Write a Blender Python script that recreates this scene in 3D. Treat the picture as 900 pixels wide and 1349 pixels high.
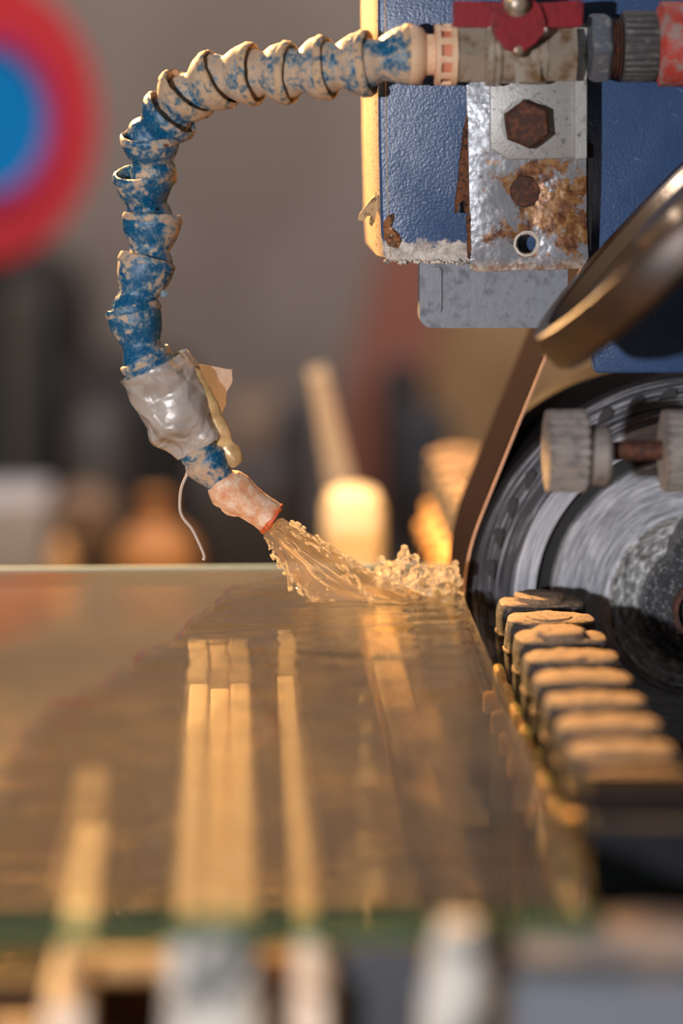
import bpy, bmesh, math, random
from mathutils import Vector, Matrix, noise as mnoise
random.seed(7)
PI = math.pi
sc = bpy.context.scene
for o in list(bpy.data.objects): bpy.data.objects.remove(o)
COL = sc.collection

# ------------------------------------------------------------------ camera
FPX = 100.0 / 36.0 * 1349.0          # focal length in pixels of the 900x1349 frame
VPX, VPY = 300.0, 40.0               # where lines along +Y vanish
TH = math.atan((674.5 - VPY) / FPX)
PS = math.atan((450.0 - VPX) / FPX * math.cos(TH))
FW = Vector((math.sin(PS) * math.cos(TH), math.cos(PS) * math.cos(TH), -math.sin(TH)))
RT = Vector((math.cos(PS), -math.sin(PS), 0))
UP = RT.cross(FW)
def ray(px, py): return FW + RT * ((px - 450.0) / FPX) + UP * ((674.5 - py) / FPX)
CONTACT = Vector((0, 0, 1.0))        # where the belt meets the glass edge (pixel 617,800)
CAM = CONTACT - ray(617, 800) * 1.2
cd = bpy.data.cameras.new('camera'); cam = bpy.data.objects.new('camera', cd); COL.objects.link(cam)
cam.matrix_world = Matrix(((RT.x, UP.x, -FW.x, CAM.x), (RT.y, UP.y, -FW.y, CAM.y), (RT.z, UP.z, -FW.z, CAM.z), (0, 0, 0, 1)))
cd.lens = 100; cd.sensor_fit = 'VERTICAL'; cd.sensor_height = 36; cd.sensor_width = 24
cd.clip_start = 0.01; cd.clip_end = 50
cd.dof.use_dof = True; cd.dof.focus_distance = 1.175; cd.dof.aperture_fstop = 2.9
sc.camera = cam

# ------------------------------------------------------------------ world, lamps, exposure
w = bpy.data.worlds.new('world'); sc.world = w; w.use_nodes = True
bg = w.node_tree.nodes['Background']; bg.inputs[0].default_value = (0.9, 0.88, 0.9, 1); bg.inputs[1].default_value = 0.09
def spot(name, loc, target, power, col, radius, angle=70, blend=0.4):
    l = bpy.data.lights.new(name, 'SPOT'); l.energy = power; l.color = col; l.shadow_soft_size = radius
    l.spot_size = math.radians(angle); l.spot_blend = blend
    o = bpy.data.objects.new(name, l); COL.objects.link(o); o.location = loc
    o.rotation_euler = (Vector(target) - Vector(loc)).to_track_quat('-Z', 'Y').to_euler(); return o
def area(name, loc, target, power, col, sx, sy):
    l = bpy.data.lights.new(name, 'AREA'); l.energy = power; l.color = col; l.shape = 'RECTANGLE'; l.size = sx; l.size_y = sy
    o = bpy.data.objects.new(name, l); COL.objects.link(o); o.location = loc
    o.rotation_euler = (Vector(target) - Vector(loc)).to_track_quat('-Z', 'Y').to_euler(); return o
spot('work_lamp_light', (-0.42, 0.78, 1.58), (-0.04, -0.08, 1.05), 290, (1.0, 0.56, 0.21), 0.03, 62, 0.7)
spot('added_background_spot', (0.0, 0.20, 1.50), (-0.06, 0.75, 0.85), 31, (1.0, 0.56, 0.21), 0.03, 46, 0.4)  # added gold fill for the background things, no known lamp there
spot('daylight_spot', (-0.75, -1.75, 1.25), (0.0, 0.0, 1.08), 108, (0.98, 0.97, 1.0), 0.03, 50, 0.6)
area('ceiling_light', (-0.1, 1.0, 2.75), (0.0, 3.0, 0.9), 70, (1.0, 0.88, 0.80), 1.6, 0.4)
sc.view_settings.view_transform = 'Standard'; sc.view_settings.look = 'None'
sc.view_settings.exposure = 0.0; sc.view_settings.gamma = 1.0; sc.view_settings.use_curve_mapping = False

# ------------------------------------------------------------------ helpers
def P(px, py, y=0.0):                # point seen at a pixel, on the upright plane at depth y
    d = ray(px, py); return CAM + d * ((y - CAM.y) / d.y)
def PZ(px, py, z=1.0):               # point seen at a pixel, on the level plane at height z
    d = ray(px, py); return CAM + d * ((z - CAM.z) / d.z)
def S(y=0.0): return (1.2 + y) / FPX  # metres per pixel at depth y
def srgb(r, g, b):
    f = lambda c: (c / 255 / 12.92) if c / 255 <= 0.04045 else ((c / 255 + 0.055) / 1.055) ** 2.4
    return (f(r), f(g), f(b), 1)

class NT:
    def __init__(s, name):
        s.m = bpy.data.materials.new(name); s.m.use_nodes = True; s.t = s.m.node_tree; s.t.nodes.clear()
        s.out = s.n('ShaderNodeOutputMaterial')
    def n(s, typ, **kw):
        x = s.t.nodes.new(typ)
        for k, v in kw.items(): setattr(x, k, v)
        return x
    def set(s, sock, v):
        if hasattr(v, 'is_linked') or isinstance(v, bpy.types.NodeSocket): s.t.links.new(v, sock)
        else: sock.default_value = v
    def pos(s, scale=(1, 1, 1), off=(0, 0, 0)):
        g = s.n('ShaderNodeNewGeometry'); mp = s.n('ShaderNodeMapping')
        s.t.links.new(g.outputs['Position'], mp.inputs['Vector']); mp.inputs['Scale'].default_value = scale; mp.inputs['Location'].default_value = off
        return mp.outputs[0]
    def noise(s, scale, detail=4, rough=0.6, vec=None, dist=0.0):
        x = s.n('ShaderNodeTexNoise'); s.t.links.new(vec if vec is not None else s.pos(), x.inputs['Vector'])
        x.inputs['Scale'].default_value = scale; x.inputs['Detail'].default_value = detail; x.inputs['Roughness'].default_value = rough
        x.inputs['Distortion'].default_value = dist; return x.outputs['Fac']
    def ramp(s, fac, stops):
        r = s.n('ShaderNodeValToRGB'); e = r.color_ramp.elements
        while len(e) < len(stops): e.new(0.5)
        for el, (p, c) in zip(e, stops): el.position = p; el.color = c if len(c) == 4 else (*c, 1)
        s.set(r.inputs[0], fac); return r.outputs[0]
    def step(s, fac, lo, hi): return s.ramp(fac, [(lo, (0, 0, 0, 1)), (hi, (1, 1, 1, 1))])
    def mix(s, fac, a, b):
        x = s.n('ShaderNodeMix', data_type='RGBA'); s.set(x.inputs[0], fac); s.set(x.inputs[6], a); s.set(x.inputs[7], b); return x.outputs[2]
    def math(s, op, a, b=0.0, c=0.0):
        x = s.n('ShaderNodeMath', operation=op); s.set(x.inputs[0], a); s.set(x.inputs[1], b); s.set(x.inputs[2], c); return x.outputs[0]
    def bump(s, h, strength=0.5, dist=0.001, normal=None):
        b = s.n('ShaderNodeBump'); s.set(b.inputs['Height'], h); b.inputs['Strength'].default_value = strength; b.inputs['Distance'].default_value = dist
        if normal is not None: s.set(b.inputs['Normal'], normal)
        return b.outputs[0]
    def pr(s, col, rough=0.5, metal=0.0, normal=None, **kw):
        p = s.n('ShaderNodeBsdfPrincipled'); s.set(p.inputs['Base Color'], col); s.set(p.inputs['Roughness'], rough); s.set(p.inputs['Metallic'], metal)
        if normal is not None: s.set(p.inputs['Normal'], normal)
        for k, v in kw.items(): s.set(p.inputs[k], v)
        return p.outputs[0]
    def mixs(s, fac, a, b):
        x = s.n('ShaderNodeMixShader'); s.set(x.inputs[0], fac); s.set(x.inputs[1], a); s.set(x.inputs[2], b); return x.outputs[0]
    def done(s, sh): s.t.links.new(sh, s.out.inputs[0]); return s.m

def mottled(name, base, spots, scale=300, lo=0.48, hi=0.6, rough=0.6, metal=0.0, bump=0.4, bdist=0.0006, fine=None, spots2=None, lo2=0.6, hi2=0.68, scale2=None, spec=0.5):
    t = NT(name)
    f = t.step(t.noise(scale, 6, 0.65), lo, hi); c = t.mix(f, base, spots)
    if spots2: c = t.mix(t.step(t.noise(scale2 or scale * 0.6, 5, 0.7, t.pos((1, 1, 1), (3.1, 1.7, 5.2))), lo2, hi2), c, spots2)
    b = t.bump(t.noise(fine or scale * 2.5, 4, 0.7), bump, bdist)
    return t.done(t.pr(c, rough, metal, b, **{'Specular IOR Level': spec}))
def plain(name, col, rough=0.6, metal=0.0, var=0.15, scale=120, bump=0.15, spec=0.5):
    d = tuple(max(0, c * (1 - var)) for c in col[:3]) + (1,); l = tuple(min(1, c * (1 + var)) for c in col[:3]) + (1,)
    t = NT(name); n = t.noise(scale, 4); return t.done(t.pr(t.mix(n, d, l), rough, metal, t.bump(n, bump, 0.001), **{'Specular IOR Level': spec}))

def matte(t, col, nrm, gloss=0.03, rough=0.5):   # chalky surface with a faint even sheen
    d = t.n('ShaderNodeBsdfDiffuse'); t.set(d.inputs[0], col); t.set(d.inputs['Normal'], nrm)
    g = t.n('ShaderNodeBsdfGlossy'); g.inputs['Roughness'].default_value = rough; g.inputs[0].default_value = (0.8, 0.78, 0.82, 1); t.set(g.inputs['Normal'], nrm)
    return t.mixs(gloss, d.outputs[0], g.outputs[0])
M = {}
# --- materials
def hose_mat(name, lo, hi, off):
    t = NT(name); pv = t.pos((1, 1, 1), off)
    big = t.noise(75, 4, 0.6, pv); fine = t.noise(420, 6, 0.72, pv); n2 = t.noise(1100, 3, 0.7)
    d = t.math('ADD', t.math('MULTIPLY', big, 0.55), t.math('MULTIPLY', fine, 0.45))
    c = t.mix(t.step(n2, 0.50, 0.66), srgb(2, 78, 118), srgb(60, 112, 138))
    c = t.mix(t.step(d, lo - 0.05, lo + 0.01), c, srgb(110, 128, 136))
    c = t.mix(t.step(d, lo, hi), c, t.mix(fine, srgb(160, 134, 112), srgb(206, 178, 150)))
    return t.done(t.pr(c, t.ramp(d, [(lo - 0.04, (0.22,) * 3), (hi, (0.8,) * 3)]), 0, t.bump(d, 0.6, 0.0012, t.bump(n2, 0.2, 0.0003))))
M['hose_dusty'] = hose_mat('hose_blue_dusty', 0.455, 0.51, (0, 0, 0))
M['hose_blue'] = hose_mat('hose_blue', 0.55, 0.585, (0.31, 0.2, 0.05))
M['hose_rim_blue'] = hose_mat('hose_rim_blue', 0.485, 0.53, (0.11, 0.4, 0.25))
M['hose_rim'] = mottled('hose_rim_scale', srgb(190, 158, 124), srgb(84, 104, 114), 260, 0.50, 0.60, 0.75)
t = NT('tape'); n1 = t.noise(90, 4); vo = t.n('ShaderNodeTexVoronoi'); vo.feature = 'DISTANCE_TO_EDGE'; vo.inputs['Scale'].default_value = 62
t.set(vo.inputs['Vector'], t.pos((1, 1, 1.6)))
c = t.mix(n1, srgb(142, 135, 130), srgb(206, 194, 184)); nb = t.bump(t.noise(30, 2, 0.5, None, 2.0), 0.7, 0.008, t.bump(vo.outputs[0], 0.6, 0.006))
M['tape'] = t.done(t.mixs(0.12, t.pr(c, 0.32, 0.1, nb), t.n('ShaderNodeBsdfTransparent').outputs[0]))
t = NT('tape_film'); tr = t.n('ShaderNodeBsdfTranslucent'); tr.inputs[0].default_value = srgb(150, 140, 135)
M['tape_film'] = t.done(t.mixs(0.25, t.mixs(0.3, t.pr(srgb(176, 164, 156), 0.35, 0, t.bump(t.noise(120, 3), 0.5, 0.002)), tr.outputs[0]), t.n('ShaderNodeBsdfTransparent').outputs[0]))
M['tape_fold'] = mottled('tape_fold', srgb(222, 184, 130), srgb(176, 140, 92), 120, 0.4, 0.6, 0.3, 0.1)
t = NT('nozzle'); n1 = t.noise(170, 5, 0.65)
c = t.ramp(n1, [(0.3, srgb(204, 118, 74)), (0.48, srgb(224, 168, 128)), (0.62, srgb(236, 206, 180))])
M['nozzle'] = t.done(t.pr(c, 0.5, 0, t.bump(n1, 0.7, 0.0015), **{'Subsurface Weight': 0.0}))
M['nozzle_lip'] = mottled('nozzle_lip', srgb(214, 96, 46), srgb(120, 70, 50), 500, 0.55, 0.65, 0.45)
M['thread'] = plain('thread', srgb(190, 176, 166), 0.8)
M['cream'] = mottled('cream_plastic', srgb(224, 186, 150), srgb(196, 126, 84), 240, 0.55, 0.75, 0.5, bump=0.15)
M['pink'] = plain('pink_recess', srgb(206, 128, 96), 0.6)
t = NT('blue_paint'); n1 = t.noise(800, 3, 0.55); n2 = t.noise(110, 6, 0.7)
g = t.n('ShaderNodeNewGeometry'); sx = t.n('ShaderNodeSeparateXYZ'); t.t.links.new(g.outputs['Position'], sx.inputs[0])
ZB = P(550, 318, 0).z
c = t.mix(t.noise(60, 4), srgb(44, 66, 102), srgb(62, 88, 128))
c = t.mix(t.step(t.noise(260, 7, 0.75, None, 1.5), 0.62, 0.68), c, srgb(120, 130, 150))
h = t.math('ADD', t.math('MULTIPLY', t.math('SUBTRACT', sx.outputs[2], ZB), -110.0), t.math('MULTIPLY', t.math('SUBTRACT', n2, 0.5), 2.0))
lft = t.math('LESS_THAN', sx.outputs[0], 0.012)
wh = t.math('MULTIPLY', t.step(t.math('ADD', h, 0.5), 0.42, 0.62), lft)
c = t.mix(wh, c, t.ramp(t.noise(180, 6, 0.7), [(0.35, srgb(132, 122, 112)), (0.6, srgb(214, 204, 194))]))
M['blue'] = t.done(t.pr(c, 0.32, 0, t.bump(n1, 0.35, 0.0006, t.bump(t.noise(60, 3), 0.10, 0.004))))
M['blue_side'] = mottled('blue_side_dusty', srgb(176, 150, 118), srgb(74, 66, 66), 330, 0.56, 0.66, 0.6, bump=0.8)
t = NT('rusty_zinc'); n1 = t.noise(85, 7, 0.7); n2 = t.noise(260, 5, 0.7)
g = t.n('ShaderNodeNewGeometry'); sx = t.n('ShaderNodeSeparateXYZ'); t.t.links.new(g.outputs['Position'], sx.inputs[0])
rp = P(725, 275, 0)
dx = t.math('DIVIDE', t.math('SUBTRACT', sx.outputs[0], rp.x), 0.022); dz = t.math('DIVIDE', t.math('SUBTRACT', sx.outputs[2], rp.z), 0.024)
rr = t.math('SQRT', t.math('ADD', t.math('MULTIPLY', dx, dx), t.math('MULTIPLY', dz, dz)))
rf = t.math('ADD', t.math('SUBTRACT', 1.0, t.math('MULTIPLY', rr, 0.72)), t.math('MULTIPLY', t.math('SUBTRACT', n1, 0.5), 4.2))
c = t.mix(n2, srgb(112, 118, 128), srgb(164, 164, 166))
rust = t.ramp(t.noise(150, 6, 0.7), [(0.36, srgb(66, 38, 30)), (0.48, srgb(118, 74, 44)), (0.58, srgb(158, 116, 70)), (0.66, srgb(150, 140, 128))])
c = t.mix(t.step(rf, 0.30, 0.55), c, rust)
zb = P(690, 347, 0).z
low = t.step(t.math('ADD', t.math('MULTIPLY', t.math('SUBTRACT', sx.outputs[2], zb), -150.0), t.math('MULTIPLY', n1, 1.6)), 0.35, 0.75)
c = t.mix(low, c, t.ramp(n2, [(0.4, srgb(150, 120, 100)), (0.6, srgb(206, 194, 182))]))
M['zinc_rust'] = t.done(t.pr(c, t.ramp(n1, [(0.4, (0.22,) * 3), (0.6, (0.45,) * 3)]), 0.25, t.bump(n2, 0.30, 0.0010, t.bump(t.noise(130, 2), 0.22, 0.003))))
M['zinc'] = mottled('zinc', srgb(158, 156, 152), srgb(104, 102, 98), 330, 0.56, 0.68, 0.42, 0.3, 0.3)
M['grey_cover'] = mottled('grey_cover', srgb(134, 138, 146), srgb(88, 92, 100), 150, 0.5, 0.7, 0.42, 0.25, 0.25)
M['rust_dark'] = mottled('rust_dark', srgb(66, 38, 28), srgb(112, 62, 36), 330, 0.5, 0.64, 0.7, 0.0, 0.9)
M['rust_orange'] = mottled('rust_orange', srgb(150, 92, 42), srgb(58, 34, 22), 330, 0.46, 0.58, 0.6, 0, 0.9, spots2=srgb(226, 200, 170))
M['peel'] = mottled('peeled_paint', srgb(198, 162, 116), srgb(110, 74, 48), 300, 0.5, 0.62, 0.7, 0, 0.6)
M['bark'] = mottled('rust_flake', srgb(112, 66, 38), srgb(38, 24, 18), 420, 0.5, 0.6, 0.8, 0, 0.9)
M['brass'] = mottled('nickel_brass', srgb(164, 152, 136), srgb(122, 92, 62), 120, 0.50, 0.66, 0.3, 0.3, 0.35)
M['red'] = mottled('red_enamel', srgb(132, 18, 28), srgb(96, 16, 24), 120, 0.5, 0.7, 0.34, 0, 0.2, spots2=srgb(170, 120, 110), lo2=0.70, hi2=0.76, scale2=500)
M['red_worn'] = mottled('red_worn', srgb(172, 62, 52), srgb(150, 124, 116), 150, 0.46, 0.62, 0.6, 0, 0.3)
M['steel_dull'] = mottled('dull_steel', srgb(96, 100, 108), srgb(146, 146, 146), 240, 0.54, 0.68, 0.45, 0.35, 0.5)
M['knurl'] = mottled('knurled_grey', srgb(74, 72, 72), srgb(120, 112, 106), 300, 0.55, 0.7, 0.5, 0.2, 0.4)
t = NT('black_rubber'); n = t.noise(120, 4); M['black'] = t.done(matte(t, t.mix(n, srgb(22, 20, 20), srgb(34, 31, 31)), t.bump(n, 0.2, 0.001), 0.02, 0.4))
M['black_gloss'] = plain('black_gap', srgb(10, 9, 9), 0.6)
t = NT('belt'); n1 = t.noise(1.0, 4, 0.6, t.pos((40, 500, 40)))
M['belt'] = t.done(matte(t, t.mix(n1, srgb(17, 13, 16), srgb(31, 24, 29)), t.bump(t.noise(1500, 2), 0.25, 0.0003), 0.008, 0.45))
M['belt_edge'] = plain('belt_edge', srgb(196, 150, 118), 0.7)
M['dish'] = mottled('brown_dish', srgb(74, 50, 30), srgb(50, 37, 28), 60, 0.4, 0.7, 0.42, 0.2, 0.15)
M['dish_in'] = plain('dish_inside', srgb(122, 100, 78), 0.3, 0.5)

WC = P(917, 790, 0.03); WR = WC.x - 0.0012   # wheel centre and radius (belt is 1.2 mm)
def turned(name, stops, metal=0.75, rough=0.38, rs=900, a_s=2.2, bump=0.25, mott=0.0):
    t = NT(name); g = t.n('ShaderNodeNewGeometry'); sx = t.n('ShaderNodeSeparateXYZ'); t.t.links.new(g.outputs['Position'], sx.inputs[0])
    x = t.math('SUBTRACT', sx.outputs[0], WC.x); z = t.math('SUBTRACT', sx.outputs[2], WC.z)
    r = t.math('SQRT', t.math('ADD', t.math('MULTIPLY', x, x), t.math('MULTIPLY', z, z))); a = t.math('ARCTAN2', z, x)
    cv = t.n('ShaderNodeCombineXYZ'); t.set(cv.inputs[0], t.math('MULTIPLY', r, rs)); t.set(cv.inputs[1], t.math('MULTIPLY', a, a_s))
    n = t.noise(1.0, 5, 0.7, cv.outputs[0])
    return t.done(t.pr(t.ramp(n, stops), rough, metal, t.bump(n, bump, 0.0006)))
M['w_dark'] = turned('turned_dark', [(0.34, srgb(30, 30, 33)), (0.52, srgb(72, 72, 78)), (0.66, srgb(176, 176, 182))], 0.2, 0.42)
M['w_bright'] = turned('turned_bright', [(0.3, srgb(104, 106, 112)), (0.5, srgb(176, 178, 186)), (0.68, srgb(236, 238, 244))], 0.2, 0.4)
M['w_disc'] = turned('turned_disc', [(0.30, srgb(112, 114, 120)), (0.5, srgb(160, 162, 168)), (0.70, srgb(218, 220, 226))], 0.2, 0.42, 650, 3.2)
M['w_collar'] = turned('turned_collar', [(0.34, srgb(70, 68, 66)), (0.5, srgb(148, 148, 146)), (0.64, srgb(230, 230, 230))], 0.2, 0.38, 520, 6, 0.4)
M['w_hub'] = mottled('cast_hub', srgb(86, 86, 90), srgb(186, 186, 190), 520, 0.52, 0.66, 0.4, 0.4, 1.0, 0.0012, spots2=srgb(58, 72, 98), lo2=0.6, hi2=0.7, scale2=140)
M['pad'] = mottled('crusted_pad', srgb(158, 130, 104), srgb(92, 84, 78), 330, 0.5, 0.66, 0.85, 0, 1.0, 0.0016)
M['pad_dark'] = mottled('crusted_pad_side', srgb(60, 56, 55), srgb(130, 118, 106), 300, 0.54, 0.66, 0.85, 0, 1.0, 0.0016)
M['lug'] = mottled('sandy_lug', srgb(228, 176, 108), srgb(176, 128, 74), 260, 0.5, 0.7, 0.8, 0, 0.8)
M['slot'] = plain('slot_grey', srgb(44, 43, 45), 0.5)
M['rail_dark'] = plain('dark_rail', srgb(30, 31, 36), 0.6, spec=0.15)

# --- mesh helpers
def obj(name, bm, m, parent=None, smooth=None):
    me = bpy.data.meshes.new(name)
    if smooth is not None:
        for f in bm.faces: f.smooth = True
    bmesh.ops.recalc_face_normals(bm, faces=bm.faces) if smooth != 'keep' else None
    bm.to_mesh(me); bm.free(); o = bpy.data.objects.new(name, me); COL.objects.link(o)
    me.materials.append(M[m] if isinstance(m, str) else m)
    if smooth is not None and smooth not in ('keep', 'all'):
        try: me.set_sharp_from_angle(angle=math.radians(smooth))
        except Exception: pass
    if parent: o.parent = parent; o.matrix_parent_inverse = Matrix.Translation(-parent.location)
    return o
def thing(name, loc, label, cat, group=None):
    o = bpy.data.objects.new(name, None); COL.objects.link(o); o.location = loc; o.empty_display_size = 0.02
    tag(o, label, cat, group); return o
def tag(o, label, cat, group=None):
    o['label'] = label; o['category'] = cat
    if group: o['group'] = group
    return o
def struct(o): o['kind'] = 'structure'; return o
def box(bm, c, s, rot=None, bev=0.0):
    r = bmesh.ops.create_cube(bm, size=1.0); vs = r['verts']
    mt = Matrix.Translation(c) @ (rot or Matrix()) @ Matrix.Diagonal((*s, 1))
    bmesh.ops.transform(bm, matrix=mt, verts=vs)
    if bev: 
        es = list({e for v in vs for e in v.link_edges})
        bmesh.ops.bevel(bm, geom=es, offset=bev, segments=2, affect='EDGES', profile=0.5)
    return vs
def loft(bm, rings, cap=(True, True), closed=True):
    vv = [[bm.verts.new(p) for p in r] for r in rings]
    n = len(rings[0])
    for a, b in zip(vv, vv[1:]):
        for i in range(n if closed else n - 1):
            bm.faces.new((a[i], a[(i + 1) % n], b[(i + 1) % n], b[i]))
    if cap[0]: bm.faces.new(vv[0][::-1])
    if cap[1]: bm.faces.new(vv[-1])
    return vv
def frame(d):
    d = Vector(d).normalized(); a = Vector((0, 1, 0)) if abs(d.y) < 0.9 else Vector((1, 0, 0))
    u = a.cross(d).normalized(); return d, u, d.cross(u)
def lathe(bm, origin, axis, prof, seg=40, cap=(True, True), rfun=None, phase=0.0):
    d, u, v = frame(axis); rings = []
    for (r, h) in prof:
        rings.append([Vector(origin) + d * h + (u * math.cos(2 * PI * i / seg + phase) + v * math.sin(2 * PI * i / seg + phase)) * (r * (rfun(i, r, h) if rfun else 1)) for i in range(seg)])
    return loft(bm, rings, cap)
def prism(bm, pts, y0, y1):              # pixel outline (at depth y0) pushed straight back to y1
    a = [P(x, y, y0) for x, y in pts]; b = [Vector((p.x, y1, p.z)) for p in a]
    return loft(bm, [a, b])
def plate(bm, outline, holes, thick):    # flat outline with holes, world points, given thickness along +Y
    es = []
    for lp in [outline] + holes:
        vs = [bm.verts.new(p) for p in lp]
        es += [bm.edges.new((vs[i], vs[(i + 1) % len(vs)])) for i in range(len(vs))]
    r = bmesh.ops.triangle_fill(bm, use_beauty=True, use_dissolve=False, edges=es)
    fs = [f for f in bm.faces]
    ex = bmesh.ops.extrude_face_region(bm, geom=fs)
    bmesh.ops.translate(bm, verts=[v for v in ex['geom'] if isinstance(v, bmesh.types.BMVert)], vec=(0, thick, 0))
def ring_pts(px, py, rpx, y, n=24):
    c = P(px, py, y); r = rpx * S(y); return [c + Vector((r * math.cos(2 * PI * i / n), 0, r * math.sin(2 * PI * i / n))) for i in range(n)]
def rpoly(x0, y0, x1, y1, r, n=5):
    pts = []
    for cx, cy, a0 in ((x1 - r, y0 + r, -90), (x1 - r, y1 - r, 0), (x0 + r, y1 - r, 90), (x0 + r, y0 + r, 180)):
        for k in range(n + 1):
            a = math.radians(a0 + 90 * k / n); pts.append((cx + r * math.cos(a), cy + r * math.sin(a)))
    return pts
def bevel_all(bm, off, ang=30, seg=2):
    es = [e for e in bm.edges if len(e.link_faces) == 2 and e.calc_face_angle(0) > math.radians(ang)]
    bmesh.ops.bevel(bm, geom=es, offset=off, segments=seg, affect='EDGES', profile=0.5, clamp_overlap=True)
def jitter(bm, amp, freq, seed=0.0, off=Vector((0, 0, 0))):
    for v in bm.verts:
        q = (v.co + off) * freq + Vector((seed, seed * 1.7, seed * 0.3)); v.co += Vector(mnoise.noise_vector(q)) * amp
def tube(bm, pts, rad, seg=10, cap=(True, True)):
    rings = []
    for i, p in enumerate(pts):
        d = (pts[min(i + 1, len(pts) - 1)] - pts[max(i - 1, 0)])
        _, u, v = frame(d); r = rad[i] if isinstance(rad, (list, tuple)) else rad
        rings.append([p + (u * math.cos(2 * PI * k / seg) + v * math.sin(2 * PI * k / seg)) * r for k in range(seg)])
    return loft(bm, rings, cap)
def smooth_path(pts, n=8):
    out = []
    for i in range(len(pts) - 1):
        p0, p1, p2, p3 = pts[max(i - 1, 0)], pts[i], pts[i + 1], pts[min(i + 2, len(pts) - 1)]
        for k in range(n):
            s = k / n; out.append(0.5 * ((2 * p1) + (p2 - p0) * s + (2 * p0 - 5 * p1 + 4 * p2 - p3) * s * s + (3 * p1 - p0 - 3 * p2 + p3) * s ** 3))
    out.append(pts[-1]); return out
def copy_thing(src, dv):
    c = src.copy(); COL.objects.link(c); c.location = src.location + dv
    for ch in src.children:
        k = ch.copy(); COL.objects.link(k); k.parent = c; k.matrix_parent_inverse = ch.matrix_parent_inverse.copy()
    return c

# ------------------------------------------------------------------ room shell
M['wall'] = plain('grey_wall', srgb(122, 112, 107), 0.85, 0, 0.05, 2, 0.1)
M['floor'] = plain('concrete_floor', srgb(84, 78, 72), 0.8, 0, 0.2, 6)
bm = bmesh.new(); box(bm, (0, 3.05, 1.5), (8, 0.1, 3.0)); struct(obj('wall_back', bm, 'wall'))
bm = bmesh.new(); box(bm, (0, 0.5, -0.05), (8, 6, 0.1)); struct(obj('floor', bm, 'floor'))

# ------------------------------------------------------------------ machine bed under the glass
M['bed'] = mottled('slurry_bed', srgb(56, 48, 36), srgb(98, 80, 56), 30, 0.5, 0.7, 0.9, spec=0.05)
M['brown'] = plain('brown_panel', srgb(62, 42, 28), 0.7, spec=0.1)
M['cast'] = mottled('slurry_white', srgb(206, 196, 184), srgb(96, 98, 92), 75, 0.52, 0.60, 0.7, 0, 0.6)
M['rail_cream'] = mottled('cream_rail', srgb(236, 208, 182), srgb(206, 172, 138), 60, 0.5, 0.7, 0.6, 0, 0.2)
M['sand'] = mottled('sandy_metal', srgb(190, 148, 96), srgb(140, 104, 64), 90, 0.5, 0.7, 0.6)
M['dkgrey'] = plain('dark_grey_paint', srgb(66, 68, 74), 0.5)
M['greyblue'] = plain('grey_blue_paint', srgb(112, 116, 124), 0.5)
M['tanpile'] = mottled('tan_slurry', srgb(158, 132, 112), srgb(110, 102, 98), 60, 0.46, 0.62, 0.8)

GY0 = PZ(450, 1204).y; GY1 = PZ(300, 748).y; GX0 = -0.55
bedc = Vector((-0.12, (GY0 + GY1) / 2, 0))
mb = thing('machine_bed', bedc, 'dark slurry-stained bed below the glass sheet', 'machine base')
bm = bmesh.new(); box(bm, (-0.10, 0.06, 0.44), (1.1, 1.0, 0.88), bev=0.01); obj('base', bm, 'bed', mb)

# ribbed cream rail under the sheet, with its slurry-crusted front foot
rl = thing('support_rail', P(283, 1300, GY0 + 0.02), 'cream three-ribbed rail running back beneath the wet glass, white crusted foot', 'rail')
zr = 0.978
xa, xb = PZ(232, 1195, zr).x, PZ(340, 1195, zr).x; yb = PZ(290, 900, zr).y
ww = (xb - xa) / 3
for k in range(3):
    bm = bmesh.new(); box(bm, (xa + ww * (k + 0.5), (GY0 + yb) / 2, zr - 0.006 - (0.002 if k == 1 else 0)), (ww * 0.965, yb - GY0, 0.012), bev=0.0012)
    obj('rib', bm, 'rail_cream', rl)
bm = bmesh.new(); box(bm, ((xa + xb) / 2, (GY0 + yb) / 2, zr - 0.02), (ww * 2.6, (yb - GY0) * 0.98, 0.016), bev=0.001); obj('rail_body', bm, 'sand', rl)
bm = bmesh.new(); c = P(283, 1300, GY0 + 0.012)
for z0, wpx in ((0, 1),): 
    rings = []
    for k, (py, hw) in enumerate([(1212, 50), (1225, 58), (1260, 62), (1300, 66), (1360, 72), (1800, 78)]):
        q = P(283, py, GY0 + 0.012); h = hw * S(GY0)
        rings.append([Vector((q.x + h * (abs(math.cos(a)) ** 0.6) * (1 if math.cos(a) > 0 else -1), q.y + 0.014 * (abs(math.sin(a)) ** 0.6) * (1 if math.sin(a) > 0 else -1), q.z)) for a in [2 * PI * i / 20 for i in range(20)]])
    for r_ in rings:
        for p_ in r_: p_.z = max(p_.z, 0.8825)
    loft(bm, rings)
jitter(bm, 0.0016, 90); obj('crusted_foot', bm, 'cast', rl, 50)

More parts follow.
